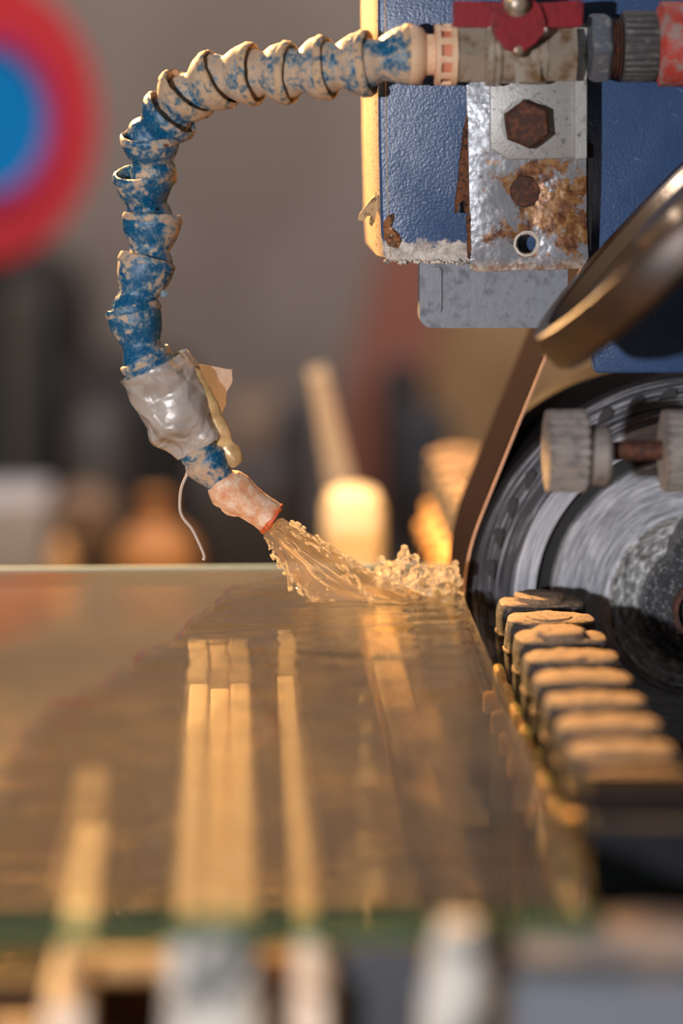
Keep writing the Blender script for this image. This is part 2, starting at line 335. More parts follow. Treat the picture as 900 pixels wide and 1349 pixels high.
for x0_, x1_, ytop, dzz, lab in ((82, 132, 1085, 0.026, 'narrow sandy bar under the glass at left, above the thin upright'), (388, 418, 890, 0.024, 'narrow cream bar under the glass, above the bottle-shaped peg'), (566, 622, 806, 0.034, 'sandy bar under the wet glass nearest the belt')):
    near = GY0 if x0_ != 566 else GY0 + 0.13; zs = 1.0 - dzz; xa_, xb_ = PZ(x0_, 1195, zs).x, PZ(x1_, 1195, zs).x; y2_ = PZ(x0_, ytop, zs).y
    bm = bmesh.new(); box(bm, ((xa_ + xb_) / 2, (near + y2_) / 2, zs - 0.008), (xb_ - xa_, y2_ - near, 0.016), bev=0.001)
    tag(obj('support_bar', bm, 'rail_cream' if x0_ != 566 else 'sand'), lab, 'bar')
def upright(name, label, cat, prof, y, m, seg=24, square=False, depth=None):
    """post seen at pixels: prof = [(cx, py, half width px)] at depth y"""
    bm = bmesh.new(); rings = []
    for cx, py, hw in prof:
        q = P(cx, py, y); h = hw * S(y); dy = depth or h
        if square: rings.append([Vector((q.x + sx * h, q.y + sy * dy, q.z)) for sx, sy in ((-1, -1), (1, -1), (1, 1), (-1, 1))])
        else: rings.append([Vector((q.x + h * math.cos(2 * PI * i / seg), q.y + dy * math.sin(2 * PI * i / seg), q.z)) for i in range(seg)])
    for r_ in rings:
        for p_ in r_: p_.z = max(p_.z, 0.881)
    loft(bm, rings)
    if square: bevel_all(bm, 0.0015)
    o = obj(name, bm, m, None, 40)
    return tag(o, label, cat)
YF = GY0 + 0.015
upright('roller_peg', 'sandy bottle-shaped peg with pale base under the glass front edge', 'peg', [(409, 1228, 16), (409, 1250, 20), (411, 1275, 26), (413, 1300, 30), (413, 1420, 32), (413, 1800, 32)], YF, 'rail_cream')
upright('clamp_block', 'dark grey square block below the front edge of the glass', 'block', [(498, 1228, 54), (498, 1450, 56), (498, 1800, 56)], YF + 0.02, 'dkgrey', square=True, depth=0.012)
upright('crusted_post', 'pale tapering post crusted with slurry, right of the dark grey block', 'post', [(606, 1214, 26), (606, 1240, 36), (602, 1300, 46), (600, 1400, 50), (600, 1800, 50)], YF - 0.03, 'cast')
upright('bed_post', 'thin brown upright below the left front of the glass', 'post', [(94, 1226, 12), (94, 1300, 11), (94, 1800, 11)], YF, 'sand', square=True)
bm = bmesh.new(); a = P(98, 1268, GY0 + 0.03); b = P(400, 1268, GY0 + 0.03); box(bm, (a + b) / 2, (b.x - a.x, 0.012, 26 * S(GY0)), bev=0.002)
tag(obj('cross_bar', bm, 'sand'), 'sand-coloured horizontal bar lit gold beneath the glass front edge', 'bar')
bm = bmesh.new(); a = P(-60, 1290, GY0 + 0.05); b = P(430, 1290, GY0 + 0.05); box(bm, ((a.x + b.x) / 2, a.y, (a.z + 0.875) / 2 ), (b.x - a.x, 0.01, a.z - 0.875), bev=0.001)
tag(obj('apron_panel', bm, 'brown'), 'dark brown panel behind the posts under the glass', 'panel')
bm = bmesh.new(); a = P(30, 1345, GY0 + 0.02); box(bm, a - Vector((0, 0, 0.03)), (0.02, 0.012, 0.06), bev=0.004)
tag(obj('bed_lug', bm, 'sand'), 'small sandy lug at the bottom left corner below glass', 'lug')
for (x0, x1, y0, y1, m, lab, nm) in ((645, 1000, 1228, 1300, 'tanpile', 'tan slurry-caked beam end at the lower right', 'beam_end'), (676, 1000, 1296, 1420, 'greyblue', 'grey blue casting below the tan beam at lower right', 'casting')):
    bm = bmesh.new(); y = GY0 - (0.0 if nm == 'beam_end' else 0.02)
    prism(bm, rpoly(x0, y0, x1, y1, 16), y, y + 0.018); bmesh.ops.subdivide_edges(bm, edges=bm.edges, cuts=2); jitter(bm, 0.002, 60); tag(obj(nm, bm, m, None, 60), lab, 'beam' if nm == 'beam_end' else 'casting')

# ------------------------------------------------------------------ the glass sheet
def fres(t, ior, nrm=None):          # Schlick reflectance, the same from either side of the surface
    lw = t.n('ShaderNodeLayerWeight'); lw.inputs[0].default_value = 0.5
    if nrm is not None: t.set(lw.inputs['Normal'], nrm)
    r0 = ((ior - 1) / (ior + 1)) ** 2
    return t.math('MULTIPLY_ADD', t.math('POWER', lw.outputs['Facing'], 5.0), 1 - r0, r0)
t = NT('sheet_glass'); gl = t.n('ShaderNodeBsdfGlossy'); gl.inputs['Roughness'].default_value = 0.012; gl.inputs[0].default_value = (1, 1, 1, 1)
tp = t.n('ShaderNodeBsdfTransparent'); tp.inputs[0].default_value = (0.95, 0.965, 0.93, 1)
sheet = t.mixs(fres(t, 1.52), tp.outputs[0], gl.outputs[0])
dust = t.pr(srgb(150, 138, 116), 0.9, 0, None, **{'Specular IOR Level': 0.0})
M['glass'] = t.done(t.mixs(0.13, sheet, dust))
t = NT('glass_edge'); gl = t.n('ShaderNodeBsdfGlossy'); gl.inputs['Roughness'].default_value = 0.15
tp = t.n('ShaderNodeBsdfTransparent'); tp.inputs[0].default_value = (0.25, 0.5, 0.38, 1)
M['glass_edge'] = t.done(t.mixs(fres(t, 1.5), t.mixs(0.5, tp.outputs[0], t.pr(srgb(44, 84, 60), 0.3)), gl.outputs[0]))
t = NT('glass_under'); tp = t.n('ShaderNodeBsdfTransparent'); tp.inputs[0].default_value = (0.94, 0.96, 0.94, 1); M['glass_under'] = t.done(tp.outputs[0])
t = NT('glass_arris'); M['glass_arris'] = t.done(t.pr(srgb(150, 168, 164), 0.25))
gs = thing('glass_sheet', (GX0 / 2, (GY0 + GY1) / 2, 0.992), 'clear greenish glass sheet lying flat, half covered with water', 'glass')
bm = bmesh.new(); box(bm, (GX0 / 2, (GY0 + GY1) / 2, 0.996), (-GX0, GY1 - GY0, 0.008))
o = obj('sheet', bm, 'glass', gs); o.data.materials.append(M['glass_edge'])
o.data.materials.append(M['glass_under'])
for p in o.data.polygons:
    p.material_index = 1 if abs(p.normal.z) < 0.5 else (2 if p.normal.z < 0 else 0)
bm = bmesh.new(); box(bm, (GX0 / 2, GY1 - 0.0005, 1.0003), (-GX0, 0.003, 0.0012), bev=0.0004); obj('ground_edge', bm, 'glass_arris', gs)

# ------------------------------------------------------------------ water on the sheet
t = NT('water'); nb = t.bump(t.noise(1.0, 3, 0.5, t.pos((40, 130, 1))), 0.30, 0.0012)
gl = t.n('ShaderNodeBsdfGlossy'); gl.inputs['Roughness'].default_value = 0.02; t.set(gl.inputs['Normal'], nb)
tp = t.n('ShaderNodeBsdfTransparent'); tp.inputs[0].default_value = (0.92, 0.89, 0.82, 1)
rf = t.n('ShaderNodeBsdfRefraction'); rf.inputs['IOR'].default_value = 1.22; rf.inputs['Roughness'].default_value = 0.02; rf.inputs[0].default_value = (0.94, 0.9, 0.82, 1); t.set(rf.inputs['Normal'], nb)
M['water'] = t.done(t.mixs(fres(t, 1.33, nb), t.mixs(0.4, tp.outputs[0], rf.outputs[0]), gl.outputs[0]))
edge = [(70, 925), (128, 906), (176, 872), (182, 860), (232, 846), (240, 822), (262, 806), (284, 798), (290, 780), (318, 776), (345, 768), (390, 764), (440, 762), (520, 764), (598, 768)]
ew = [PZ(x, y, 1.0008) for x, y in edge]
left_front = [PZ(x, y, 1.0008) for x, y in ((20, 985), (-10, 1060), (-40, 1130), (-60, 1196))]
poly = [(p.x, p.y) for p in ew] + [(-0.002, ew[-1].y), (-0.002, GY0 + 0.004)] + [(p.x, p.y) for p in left_front[::-1]]
def inside(x, y):
    c = False; n = len(poly); j = n - 1
    for i in range(n):
        if (poly[i][1] > y) != (poly[j][1] > y) and x < (poly[j][0] - poly[i][0]) * (y - poly[i][1]) / (poly[j][1] - poly[i][1]) + poly[i][0]: c = not c
        j = i
    return c
def edist(x, y):
    best = abs(x - poly[-1][0]) + 9
    for i in range(len(ew) - 1):
        ax, ay = poly[i]; bx, by = poly[(i + 1) % len(poly)]; dx, dy = bx - ax, by - ay
        s = max(0, min(1, ((x - ax) * dx + (y - ay) * dy) / (dx * dx + dy * dy + 1e-12)))
        best = min(best, math.hypot(x - ax - s * dx, y - ay - s * dy))
    return best
LAND = PZ(560, 800)
bm = bmesh.new(); NX, NY = 120, 300; vg = {}
x0 = min(p[0] for p in poly); x1 = max(p[0] for p in poly); y0 = min(p[1] for p in poly); y1 = max(p[1] for p in poly)
for i in range(NX + 1):
    for j in range(NY + 1):
        x = x0 + (x1 - x0) * i / NX; y = y0 + (y1 - y0) * j / NY
        wob = Vector((x + 0.004 * mnoise.noise(Vector((x * 60, y * 60, 0))), y + 0.004 * mnoise.noise(Vector((x * 60, y * 60, 7))), 0))
        if inside(wob.x, wob.y):
            e = min(1, edist(wob.x, wob.y) / 0.0045)
            dd = math.hypot(x - LAND.x, (y - LAND.y) * 0.8)
            amp = 0.0005 + 0.0016 * math.exp(-dd / 0.11)
            h = 0.0026 * (1 - (1 - e) ** 2) + amp * (mnoise.noise(Vector((x * 28, y * 80, 3))) + 0.4 * mnoise.noise(Vector((x * 70, y * 190, 9)))) * e
            vg[i, j] = bm.verts.new((x, y, 1.0006 + max(h, 0)))
for (i, j) in list(vg):
    q = [(i, j), (i + 1, j), (i + 1, j + 1), (i, j + 1)]
    if all(k in vg for k in q): bm.faces.new([vg[k] for k in q])
tag(obj('water_film', bm, 'water', None, 'all'), 'rippled sheet of water spreading over the glass from the jet', 'water')

# ------------------------------------------------------------------ grinding wheel
wt = thing('contact_wheel', WC, 'large grey metal wheel with dark rim and cast hub, belt around it', 'wheel')
pxw = S(0.03)
YA = (0, -1, 0)          # lathe axis toward the viewer; heights measured from the wheel's front plane
R = lambda px: px * pxw
bm = bmesh.new(); lathe(bm, WC, YA, [(WR - 0.0030, -0.002), (WR - 0.0030, 0.0), (R(288), 0.0), (R(286), -0.0015), (R(262), -0.0015), (R(260), 0.0004), (R(244), 0.0004), (R(243), -0.001), (R(214), -0.001)], 160, (False, False)); obj('rim', bm, 'w_dark', wt, 30)
bm = bmesh.new(); lathe(bm, WC, YA, [(R(200), -0.08), (WR - 0.001, -0.08), (WR, -0.078), (WR, -0.002), (WR - 0.001, 0.0002), (WR - 0.003, 0.0002), (WR - 0.0032, -0.003)], 160, (True, False)); obj('tyre', bm, 'black', wt, 30)
bm = bmesh.new(); lathe(bm, WC, YA, [(R(243), -0.002), (R(242), 0.0012), (R(228), 0.0012), (R(227), 0.0004), (R(214), 0.0004), (R(213), -0.006)], 128, (False, False)); obj('face_ring', bm, 'w_bright', wt, 30)
bm = bmesh.new(); lathe(bm, WC, YA, [(R(214), -0.004), (R(190), -0.004)], 96, (False, False)); obj('groove', bm, 'black_gloss', wt, 30)
bm = bmesh.new(); lathe(bm, WC, YA, [(R(194), -0.006), (R(193), 0.002), (R(190), 0.003), (R(128), 0.003), (R(124), 0.005), (R(118), 0.0052), (R(115), 0.003), (R(100), 0.003)], 128, (False, False)); obj('disc', bm, 'w_disc', wt, 30)
bm = bmesh.new(); lathe(bm, WC, YA, [(R(119), 0.002), (R(118), 0.0065), (R(114), 0.0075), (R(108), 0.0068), (R(78), 0.0068)], 128, (False, False)); obj('collar', bm, 'w_collar', wt, 30)
bm = bmesh.new(); lathe(bm, WC, YA, [(R(79), 0.005), (R(78), 0.016), (R(74), 0.018), (R(62), 0.018), (R(58), 0.022), (R(38), 0.024), (R(36), 0.021), (0.0005, 0.021)], 80); jitter(bm, 0.0008, 160); hub = obj('hub', bm, 'w_hub', wt, 40)
bm = bmesh.new(); prism(bm, [(888, 722), (907, 690), (990, 690), (990, 770), (930, 748), (884, 752)], 0.006, 0.024); bevel_all(bm, 0.001); obj('hub_boss', bm, 'w_hub', wt, 40)
bm = bmesh.new(); lathe(bm, WC, YA, [(R(44), 0.020), (R(43), 0.026), (R(36), 0.0265), (R(35), 0.022)], 48, (False, False)); obj('hub_ring', bm, 'rust_dark', wt, 30)
bm = bmesh.new(); lathe(bm, WC, YA, [(R(30), 0.018), (R(30), 0.028), (R(27), 0.030), (0.0003, 0.030)], 6); obj('hub_nut', bm, 'steel_dull', wt)
nslot = 40; me_slot = None
for k in range(nslot):
    a = 2 * PI * k / nslot
    if me_slot is None:
        bm = bmesh.new(); pts = [(-14, 270), (7, 271), (13, 275), (11, 283), (4, 284), (-6, 279)]
        loft(bm, [[Vector((R(x), -0.0008, R(y))) for x, y in pts], [Vector((R(x) * 0.9, 0.003, R(y))) for x, y in pts]])
        o = obj('slot', bm, 'slot', wt); me_slot = o.data
    else: o = bpy.data.objects.new('slot', me_slot); COL.objects.link(o); o.parent = wt
    o.matrix_parent_inverse = Matrix(); o.rotation_euler = (0, a, 0)

# belt: closed loop round the wheel and a drum above, out of the picture
d2 = Vector((0.366, 0, 0.9306)); nrm = Vector((-0.9306, 0, 0.366)); R2 = 0.055
T1 = WC + nrm * (WR + 0.0012); C2 = WC + nrm * (WR - R2) + d2 * 0.31
def belt_loop(r_off):
    n1 = math.atan2(nrm.z, nrm.x); pts = []
    side = d2.copy(); D = (C2 - WC); L = math.hypot(D.x, D.z); base = math.atan2(D.z, D.x); beta = math.acos((WR - R2) / L)
    a0, a1 = base + beta, base + 2 * PI - beta
    for k in range(97): a = a0 + (a1 - a0) * k / 96; pts.append(Vector((WC.x + (WR + r_off) * math.cos(a), 0, WC.z + (WR + r_off) * math.sin(a))))
    for k in range(33): a = (base - beta) + 2 * beta * k / 32; pts.append(Vector((C2.x + (R2 + r_off) * math.cos(a), 0, C2.z + (R2 + r_off) * math.sin(a))))
    return pts
bt = thing('grinding_belt', (WC.x, 0.07, WC.z), 'dark purple-brown abrasive belt running over the wheel against the glass edge', 'belt')
po, pi_ = belt_loop(0.0012), belt_loop(0.0001); BY0, BY1 = 0.029, 0.108
bm = bmesh.new(); n = len(po)
rings = [[Vector((p.x, BY0, p.z)) for p in po], [Vector((p.x, BY1, p.z)) for p in po], [Vector((p.x, BY1, p.z)) for p in pi_], [Vector((p.x, BY0 + 0.0004, p.z)) for p in pi_]]
loft(bm, rings, (False, False)); obj('belt', bm, 'belt', bt, 40)
bm = bmesh.new(); loft(bm, [[Vector((p.x, BY0 - 0.0006, p.z)) for p in po], [Vector((p.x, BY0, p.z)) for p in po], [Vector((p.x, BY0, p.z)) for p in pi_], [Vector((p.x, BY0 - 0.0006, p.z)) for p in pi_], [Vector((p.x, BY0 - 0.0006, p.z)) for p in po]], (False, False)); obj('belt_edge', bm, 'belt_edge', bt, 40)

# ------------------------------------------------------------------ blue housing, cover, bracket
hs = thing('blue_housing', P(700, 345, 0.01), 'blue painted steel housing panel with white corroded bottom edge', 'machine housing')
out = [(498, -60), (498, 60), (499, 180), (502, 300), (505, 338), (512, 345), (600, 346), (745, 346), (778, 346), (778, 440), (784, 492), (960, 492), (960, -60)]
bm = bmesh.new(); plate(bm, [P(x, y, 0) for x, y in out], [], 0.012); bevel_all(bm, 0.002, 40, 3); obj('front_panel', bm, 'blue', hs, 35)
bm = bmesh.new(); rings = []
for py, xx in [(-60, 494), (60, 495), (180, 496), (300, 499), (338, 502)]:
    q = P(xx, py, 0.004); rings.append([Vector((q.x + dx, yy, q.z)) for dx, yy in ((0.004, -0.0002), (0.0012, 0.0012), (0, 0.004), (-0.0015, 0.012), (-0.002, 0.085), (0.003, 0.085), (0.004, 0.012))])
loft(bm, rings); obj('side_flange', bm, 'blue_side', hs, 40)
bm = bmesh.new(); prism(bm, [(506, 294), (511, 284), (518, 280), (520, 288), (515, 298), (518, 304), (526, 308), (529, 318), (522, 326), (511, 325), (505, 314)], -0.0006, 0.002); jitter(bm, 0.0012, 400); obj('rust_patch', bm, 'rust_orange', hs)
for pts in ([(495, 260), (486, 266), (474, 281), (472, 288), (480, 288), (486, 282), (494, 284), (498, 268)], [(493, 256), (491, 275), (487, 290), (491, 296), (497, 290), (501, 266)]):
    bm = bmesh.new(); prism(bm, pts, 0.004, 0.005); jitter(bm, 0.002, 120); obj('paint_flake', bm, 'peel', hs)
bm = bmesh.new(); 
for k in range(26):
    x = 508 + k * 4.2 + random.uniform(-2, 2); q = P(x, 345 + random.uniform(-1, 2), -0.0005); bmesh.ops.create_icosphere(bm, subdivisions=1, radius=random.uniform(0.0004, 0.0012), matrix=Matrix.Translation(q))
jitter(bm, 0.0006, 500); obj('scale_crust', bm, 'cast', hs, 'all')['kind'] = 'stuff'

cp = thing('cover_plate', P(645, 432, 0.02), 'grey galvanised cover with rounded corners hanging under the blue housing', 'cover')
bm = bmesh.new(); prism(bm, rpoly(553, 300, 748, 432, 16), 0.014, 0.026); bevel_all(bm, 0.0018, 40, 3); obj('plate', bm, 'grey_cover', cp, 40)
bm = bmesh.new(); prism(bm, rpoly(563, 352, 582, 412, 5), 0.0128, 0.016); bevel_all(bm, 0.0007, 40, 1); obj('raised_rib', bm, 'grey_cover', cp, 40)
bm = bmesh.new(); lathe(bm, P(662, 352, 0.0145), (0, -1, 0), [(0.016, -0.001), (0.0155, 0.0004), (0.0135, 0.0004), (0.0125, 0.0)], 40, (False, False)); obj('pressed_ring', bm, 'grey_cover', cp, 40)

br = thing('mounting_bracket', P(692, 357, -0.008), 'rust-stained galvanised bracket plate bolted onto the blue housing', 'bracket')
yb_ = -0.012
outl = [P(x, y, yb_) for x, y in [(614, 96), (773, 96), (773, 200), (774, 300), (776, 340), (768, 354), (720, 356), (660, 357), (630, 359), (619, 355), (619, 300), (616, 200)]]
bm = bmesh.new(); plate(bm, outl, [ring_pts(692, 252, 16, yb_), ring_pts(694, 321, 12, yb_)], 0.0035); bevel_all(bm, 0.0006, 40, 2); obj('lower_plate', bm, 'zinc_rust', br, 40)
bm = bmesh.new(); plate(bm, [P(x, y, -0.0155) for x, y in [(646, 92), (762, 92), (764, 208), (700, 210), (668, 211), (660, 203), (646, 196)]], [], 0.0034); bevel_all(bm, 0.0006, 40, 2); obj('upper_plate', bm, 'zinc', br, 40)
bm = bmesh.new(); prism(bm, [(757, 30), (773, 30), (773, 208), (758, 209)], -0.019, -0.0005); bevel_all(bm, 0.0008, 40, 2); obj('upright_flange', bm, 'zinc', br, 40)
bm = bmesh.new(); lathe(bm, P(694, 321, yb_), (0, -1, 0), [(17 * S(), -0.0005), (16.5 * S(), 0.0006), (14 * S(), 0.0008), (12.2 * S(), -0.0005)], 32, (False, False)); jitter(bm, 0.0004, 500); obj('hole_burr', bm, 'cast', br, 40)
bm = bmesh.new(); lathe(bm, P(691, 252, -0.0105), (0, -1, 0), [(20 * S(), -0.004), (20 * S(), 0.001), (18.5 * S(), 0.0024), (0.0004, 0.0026)], 24); jitter(bm, 0.0007, 300); obj('rivet', bm, 'rust_dark', br, 50)
hb = P(693, 163, -0.0155)
bm = bmesh.new(); lathe(bm, hb, (0, -1, 0), [(31 * S(), 0), (31 * S(), 0.0068), (27 * S(), 0.0082), (0.0004, 0.0084)], 6, phase=0.12); bmesh.ops.subdivide_edges(bm, edges=bm.edges, cuts=3); jitter(bm, 0.0005, 300); obj('hex_bolt', bm, 'rust_dark', br, 35)
bm = bmesh.new(); lathe(bm, hb, (0, -1, 0), [(31.5 * S(), -0.0002), (31.5 * S(), 0.0018), (24 * S(), 0.0018)], 32, (False, False)); obj('washer', bm, 'zinc', br, 40)
for pts in ([(616, 150), (612, 170), (606, 215), (600, 270), (601, 282), (605, 278), (604, 268), (610, 262), (613, 268), (613, 280), (619, 282), (619, 160)], [(615, 286), (618, 340), (622, 345), (621, 280)]):
    bm = bmesh.new(); prism(bm, pts, -0.012, -0.006); bmesh.ops.subdivide_edges(bm, edges=bm.edges, cuts=1); jitter(bm, 0.0008, 300); obj('rust_flake', bm, 'bark', br)
for pts in ([(775, 188), (782, 190), (782, 240), (779, 330), (774, 335)],):
    bm = bmesh.new(); prism(bm, pts, -0.010, 0.0); obj('dark_shim', bm, 'black', br)

# ------------------------------------------------------------------ ball valve and fittings
vy = -0.022; s0 = S(vy); AX = (1, 0, 0)
def along(x0, prof, seg=40, phase=0.0, rfun=None, cap=(True, True), py=72):
    bm = bmesh.new(); o0 = P(x0, py, vy); lathe(bm, o0, AX, [(r * s0, (x - x0) * s0) for r, x in prof], seg, cap, rfun, phase); return bm
vl = thing('ball_valve', P(690, 110, vy), 'tarnished nickel ball valve with red butterfly handle', 'valve')
bm = along(600, [(20, 598), (36, 599), (39, 602), (39, 636), (36, 639)], 6, PI / 6); bevel_all(bm, 0.0006, 30, 2); obj('hex_end', bm, 'brass', vl, 30)
obj('body', along(638, [(36, 638), (40, 640), (40, 648), (38, 650), (38, 653), (40, 655), (39, 658), (36, 659), (36, 676), (35, 677), (35, 680), (37, 681), (38, 700), (37, 716), (33, 718)], 44), 'brass', vl, 30)
bm = along(716, [(34, 716), (38, 718), (38, 756), (34, 758)], 6, PI / 6); bevel_all(bm, 0.0006, 30, 2); obj('hex_collar', bm, 'brass', vl, 30)
bm = bmesh.new(); prism(bm, rpoly(679, 82, 712, 108, 2), vy - 38.5 * s0, vy); bevel_all(bm, 0.0005); obj('cast_pad', bm, 'brass', vl, 40)
hd = thing('tmp', (0, 0, 0), '', ''); bpy.data.objects.remove(hd)
yh = vy - 0.020
bm = bmesh.new(); prism(bm, [(648, 28), (655, 8), (672, -6), (696, -6), (712, 8), (719, 28), (717, 42), (706, 56), (692, 66), (681, 70), (668, 66), (655, 50)], yh - 0.002, yh + 0.012)
bevel_all(bm, 0.0022, 40, 3); hnd = obj('handle', bm, 'red', vl, 40)
for pts in ([(598, 4), (600, 1), (655, 3), (664, 12), (652, 30), (646, 36), (598, 36)], [(702, 10), (712, 4), (764, 0), (769, 3), (767, 33), (760, 36), (722, 36), (712, 30)]):
    bm = bmesh.new(); prism(bm, pts, yh + 0.001, yh + 0.010); bevel_all(bm, 0.0012, 40, 2); obj('handle_wing', bm, 'red', vl, 40)
bm = bmesh.new(); lathe(bm, P(681, 5, yh - 0.002), (0, -1, 0), [(16 * s0, -0.001), (16 * s0, 0.002), (12 * s0, 0.003), (12 * s0, 0.006), (8 * s0, 0.008), (0.0004, 0.0085)], 24); obj('stem_nut', bm, 'brass', vl, 30)
bm = bmesh.new(); lathe(bm, P(682, 66, yh + 0.001), (0, -1, 0), [(9 * s0, -0.003), (9 * s0, 0.001), (5 * s0, 0.003), (0.0004, 0.0033)], 16); obj('stop_pin', bm, 'brass', vl, 30)

ft = thing('pipe_union', P(840, 112, vy), 'grey hex nut and ribbed collar to the right of the valve', 'pipe fitting')
bm = along(775, [(34, 774), (45, 777), (47, 782), (47, 798), (43, 802), (30, 803)], 6, PI / 6 + 0.1, py=63); bevel_all(bm, 0.001, 30, 2); jitter(bm, 0.0004, 300); obj('hex_nut', bm, 'steel_dull', ft, 30)
obj('thread', along(800, [(38, 800)] + [(38 - (k % 2) * 4, 802 + k * 2.2) for k in range(9)], 32, py=64), 'rust_dark', ft, 30)
obj('ribbed_collar', along(818, [(38, 818), (43, 819), (45, 822), (45, 858), (43, 862), (36, 863)], 120, rfun=lambda i, r, h: 1.0 if i % 4 < 2 else (0.95 if 0.001 < h < 0.0132 else 1.0), py=61), 'knurl', ft, 30)
cpn = along(868, [(36, 861), (50, 868), (54, 870), (54, 940), (50, 944)], 48, py=58)
tag(obj('hose_coupling', cpn, 'red_worn', None, 30), 'worn red pipe coupling at the top right corner', 'pipe fitting')

# ------------------------------------------------------------------ segmented coolant hose
hz = thing('coolant_hose', P(200, 300, 0), 'segmented blue coolant hose crusted with pale dust, curving down to a nozzle', 'hose')
vyh = vy + 0.002
E = [(547, 71, 38, vyh), (486, 83, 41, vyh + 0.004), (432, 89, 40, vyh + 0.009), (382, 96, 39, vyh + 0.014), (334, 97, 39, vyh + 0.018), (290, 103, 39, vyh + 0.021), (248, 121, 39, vyh + 0.022), (226, 150, 38, vyh + 0.022), (198, 178, 37, vyh + 0.022), (188, 228, 37.5, vyh + 0.022), (201, 285, 37, vyh + 0.020), (194, 343, 36, vyh + 0.016), (175, 406, 35, vyh + 0.010), (191, 472, 34, vyh + 0.004), (222, 527, 32, vyh)]
TILT = {8: (0.30, 0.95), 9: (0.05, 1.0), 10: (-0.03, 1.0), 11: (-0.22, 0.97), 12: (0.22, 0.97), 13: (0.42, 0.9), 7: (-0.62, 0.78), 6: (-0.62, 0.78), 5: (-0.80, 0.60)}
YT = {0: 0.12, 1: 0.30, 2: 0.34, 3: 0.36, 4: 0.38, 5: 0.42, 6: 0.42, 7: 0.35, 8: 0.28, 9: 0.24, 10: -0.1, 11: -0.14, 12: -0.12, 13: -0.05}
prof0 = [(0.74, 0.22), (0.86, 0.06), (0.93, -0.02), (1.0, 0.0), (1.015, 0.10), (1.0, 0.22), (0.95, 0.36), (0.86, 0.50), (0.76, 0.62), (0.70, 0.70), (0.70, 0.76), (0.76, 0.85), (0.81, 0.97), (0.82, 1.10), (0.77, 1.28), (0.6, 1.42)]
for i in range(len(E) - 1):
    x, y, r, yy = E[i]; nx, ny, nr, nyy = E[i + 1]
    a, b = P(x, y, yy), P(nx, ny, nyy); L = (b - a).length
    d = (b - a).normalized()
    if i in TILT:
        tx, ty = TILT[i]; td = (P(x + tx * 50, y + ty * 50, yy) - a).normalized(); d = (d * 0.45 + td * 0.55).normalized()
    d = Vector((d.x, YT[i], d.z)).normalized()
    if i == 0: prof = [(0.93, -0.02)] + prof0[3:]
    else: prof = prof0
    L = max(L, 0.0155)
    if i in (6, 7): L = 0.0135
    bm = bmesh.new(); lathe(bm, a, d, [(pr * r * S(yy), ph * L) for pr, ph in prof], 40, (False, True)); jitter(bm, 0.0005, 180, i)
    o = obj('hose_segment', bm, 'hose_dusty' if i < 7 else 'hose_blue', hz, 50)
    bm = bmesh.new(); lathe(bm, a, d, [(q * r * S(yy), h) for q, h in ((0.90, 0.0008), (0.94, -0.0009), (1.0, -0.0009), (1.04, 0.0002), (1.045, 0.0022), (0.99, 0.0028), (0.90, 0.0008))], 40, (False, False)); jitter(bm, 0.0006, 260, i + 3)
    rim = obj('rim', bm, 'hose_rim' if i < 7 else 'hose_rim_blue', o, 60); rim.parent = o; rim.matrix_parent_inverse = Matrix()
# connector between hose and valve
obj('connector', along(545, [(38, 540), (38, 547), (34, 556), (26, 561), (26, 574)], 40), 'cream', hz, 40)
obj('connector_collar', along(573, [(26, 572), (33, 573), (33, 600)], 40), 'pink', hz, 40)
obj('connector_flange', along(573, [(33, 572), (39, 573), (39, 579), (34, 580)], 40, cap=(False, False)), 'cream', hz, 40)
obj('connector_flange', along(573, [(33, 592), (39, 593), (39, 600), (20, 601)], 40, cap=(False, False)), 'cream', hz, 40)
for k in range(10):
    a = 2 * PI * k / 10 + 0.15; q = P(586, 72, vy); rr_ = 36.5 * s0
    bm = bmesh.new(); box(bm, q + Vector((0, math.cos(a), math.sin(a))) * rr_, (16 * s0, 9 * s0, 5 * s0), Matrix.Rotation(a - PI / 2, 4, 'X') @ Matrix.Rotation(0, 4, 'Y'), 0.0004); obj('crown_tooth', bm, 'cream', hz)
# droplets
M['drop'] = NT('droplet'); td = M['drop']; M['drop'] = td.done(td.pr((0.55, 0.8, 0.95, 1), 0.03, 0, None, **{'IOR': 1.33, 'Transmission Weight': 0.85}))
for x, y, r in ((480, 124, 5), (216, 387, 5), (195, 276, 2.5), (171, 356, 3), (211, 192, 2.5)):
    bm = bmesh.new(); bmesh.ops.create_uvsphere(bm, u_segments=12, v_segments=8, radius=r * S(), matrix=Matrix.Translation(P(x, y, vyh + (0.004 if x == 480 else 0.010 if x == 216 else 0.008 if x == 195 else 0.006)))); tag(obj('water_droplet', bm, 'drop', None, 'all'), {480: 'blue water droplet hanging under the hose near the housing', 216: 'clear droplet on the right of the hose bend', 195: 'tiny droplet on the hose high on its upright run', 171: 'white speck of water on the hose midway down', 211: 'tiny droplet at the upper hose elbow'}[x], 'droplet')
# tape wrap: crumpled sleeve
def lumpy_loft(bm, cl, rad, seg, amp, freq, seed=0.0, cap=(False, False), squash=1.0, sub=6):
    pts = smooth_path(cl, sub); m = len(pts); rings = []
    for i, p in enumerate(pts):
        f = i / (m - 1) * (len(rad) - 1); k = min(int(f), len(rad) - 2); r = rad[k] + (rad[k + 1] - rad[k]) * (f - k)
        d = pts[min(i + 1, m - 1)] - pts[max(i - 1, 0)]; _, u, v = frame(d); ring = []
        for j in range(seg):
            a = 2 * PI * j / seg; dirv = u * math.cos(a) + v * math.sin(a) * squash
            q = p + dirv * r; nn = mnoise.noise(q * freq + Vector((seed, 0, seed))); n2_ = 1 - abs(mnoise.noise(q * freq * 0.6 + Vector((9, seed, 2)))) * 2
            ring.append(q + dirv.normalized() * (amp * (nn + 0.6 * n2_)))
        rings.append(ring)
    loft(bm, rings, cap)
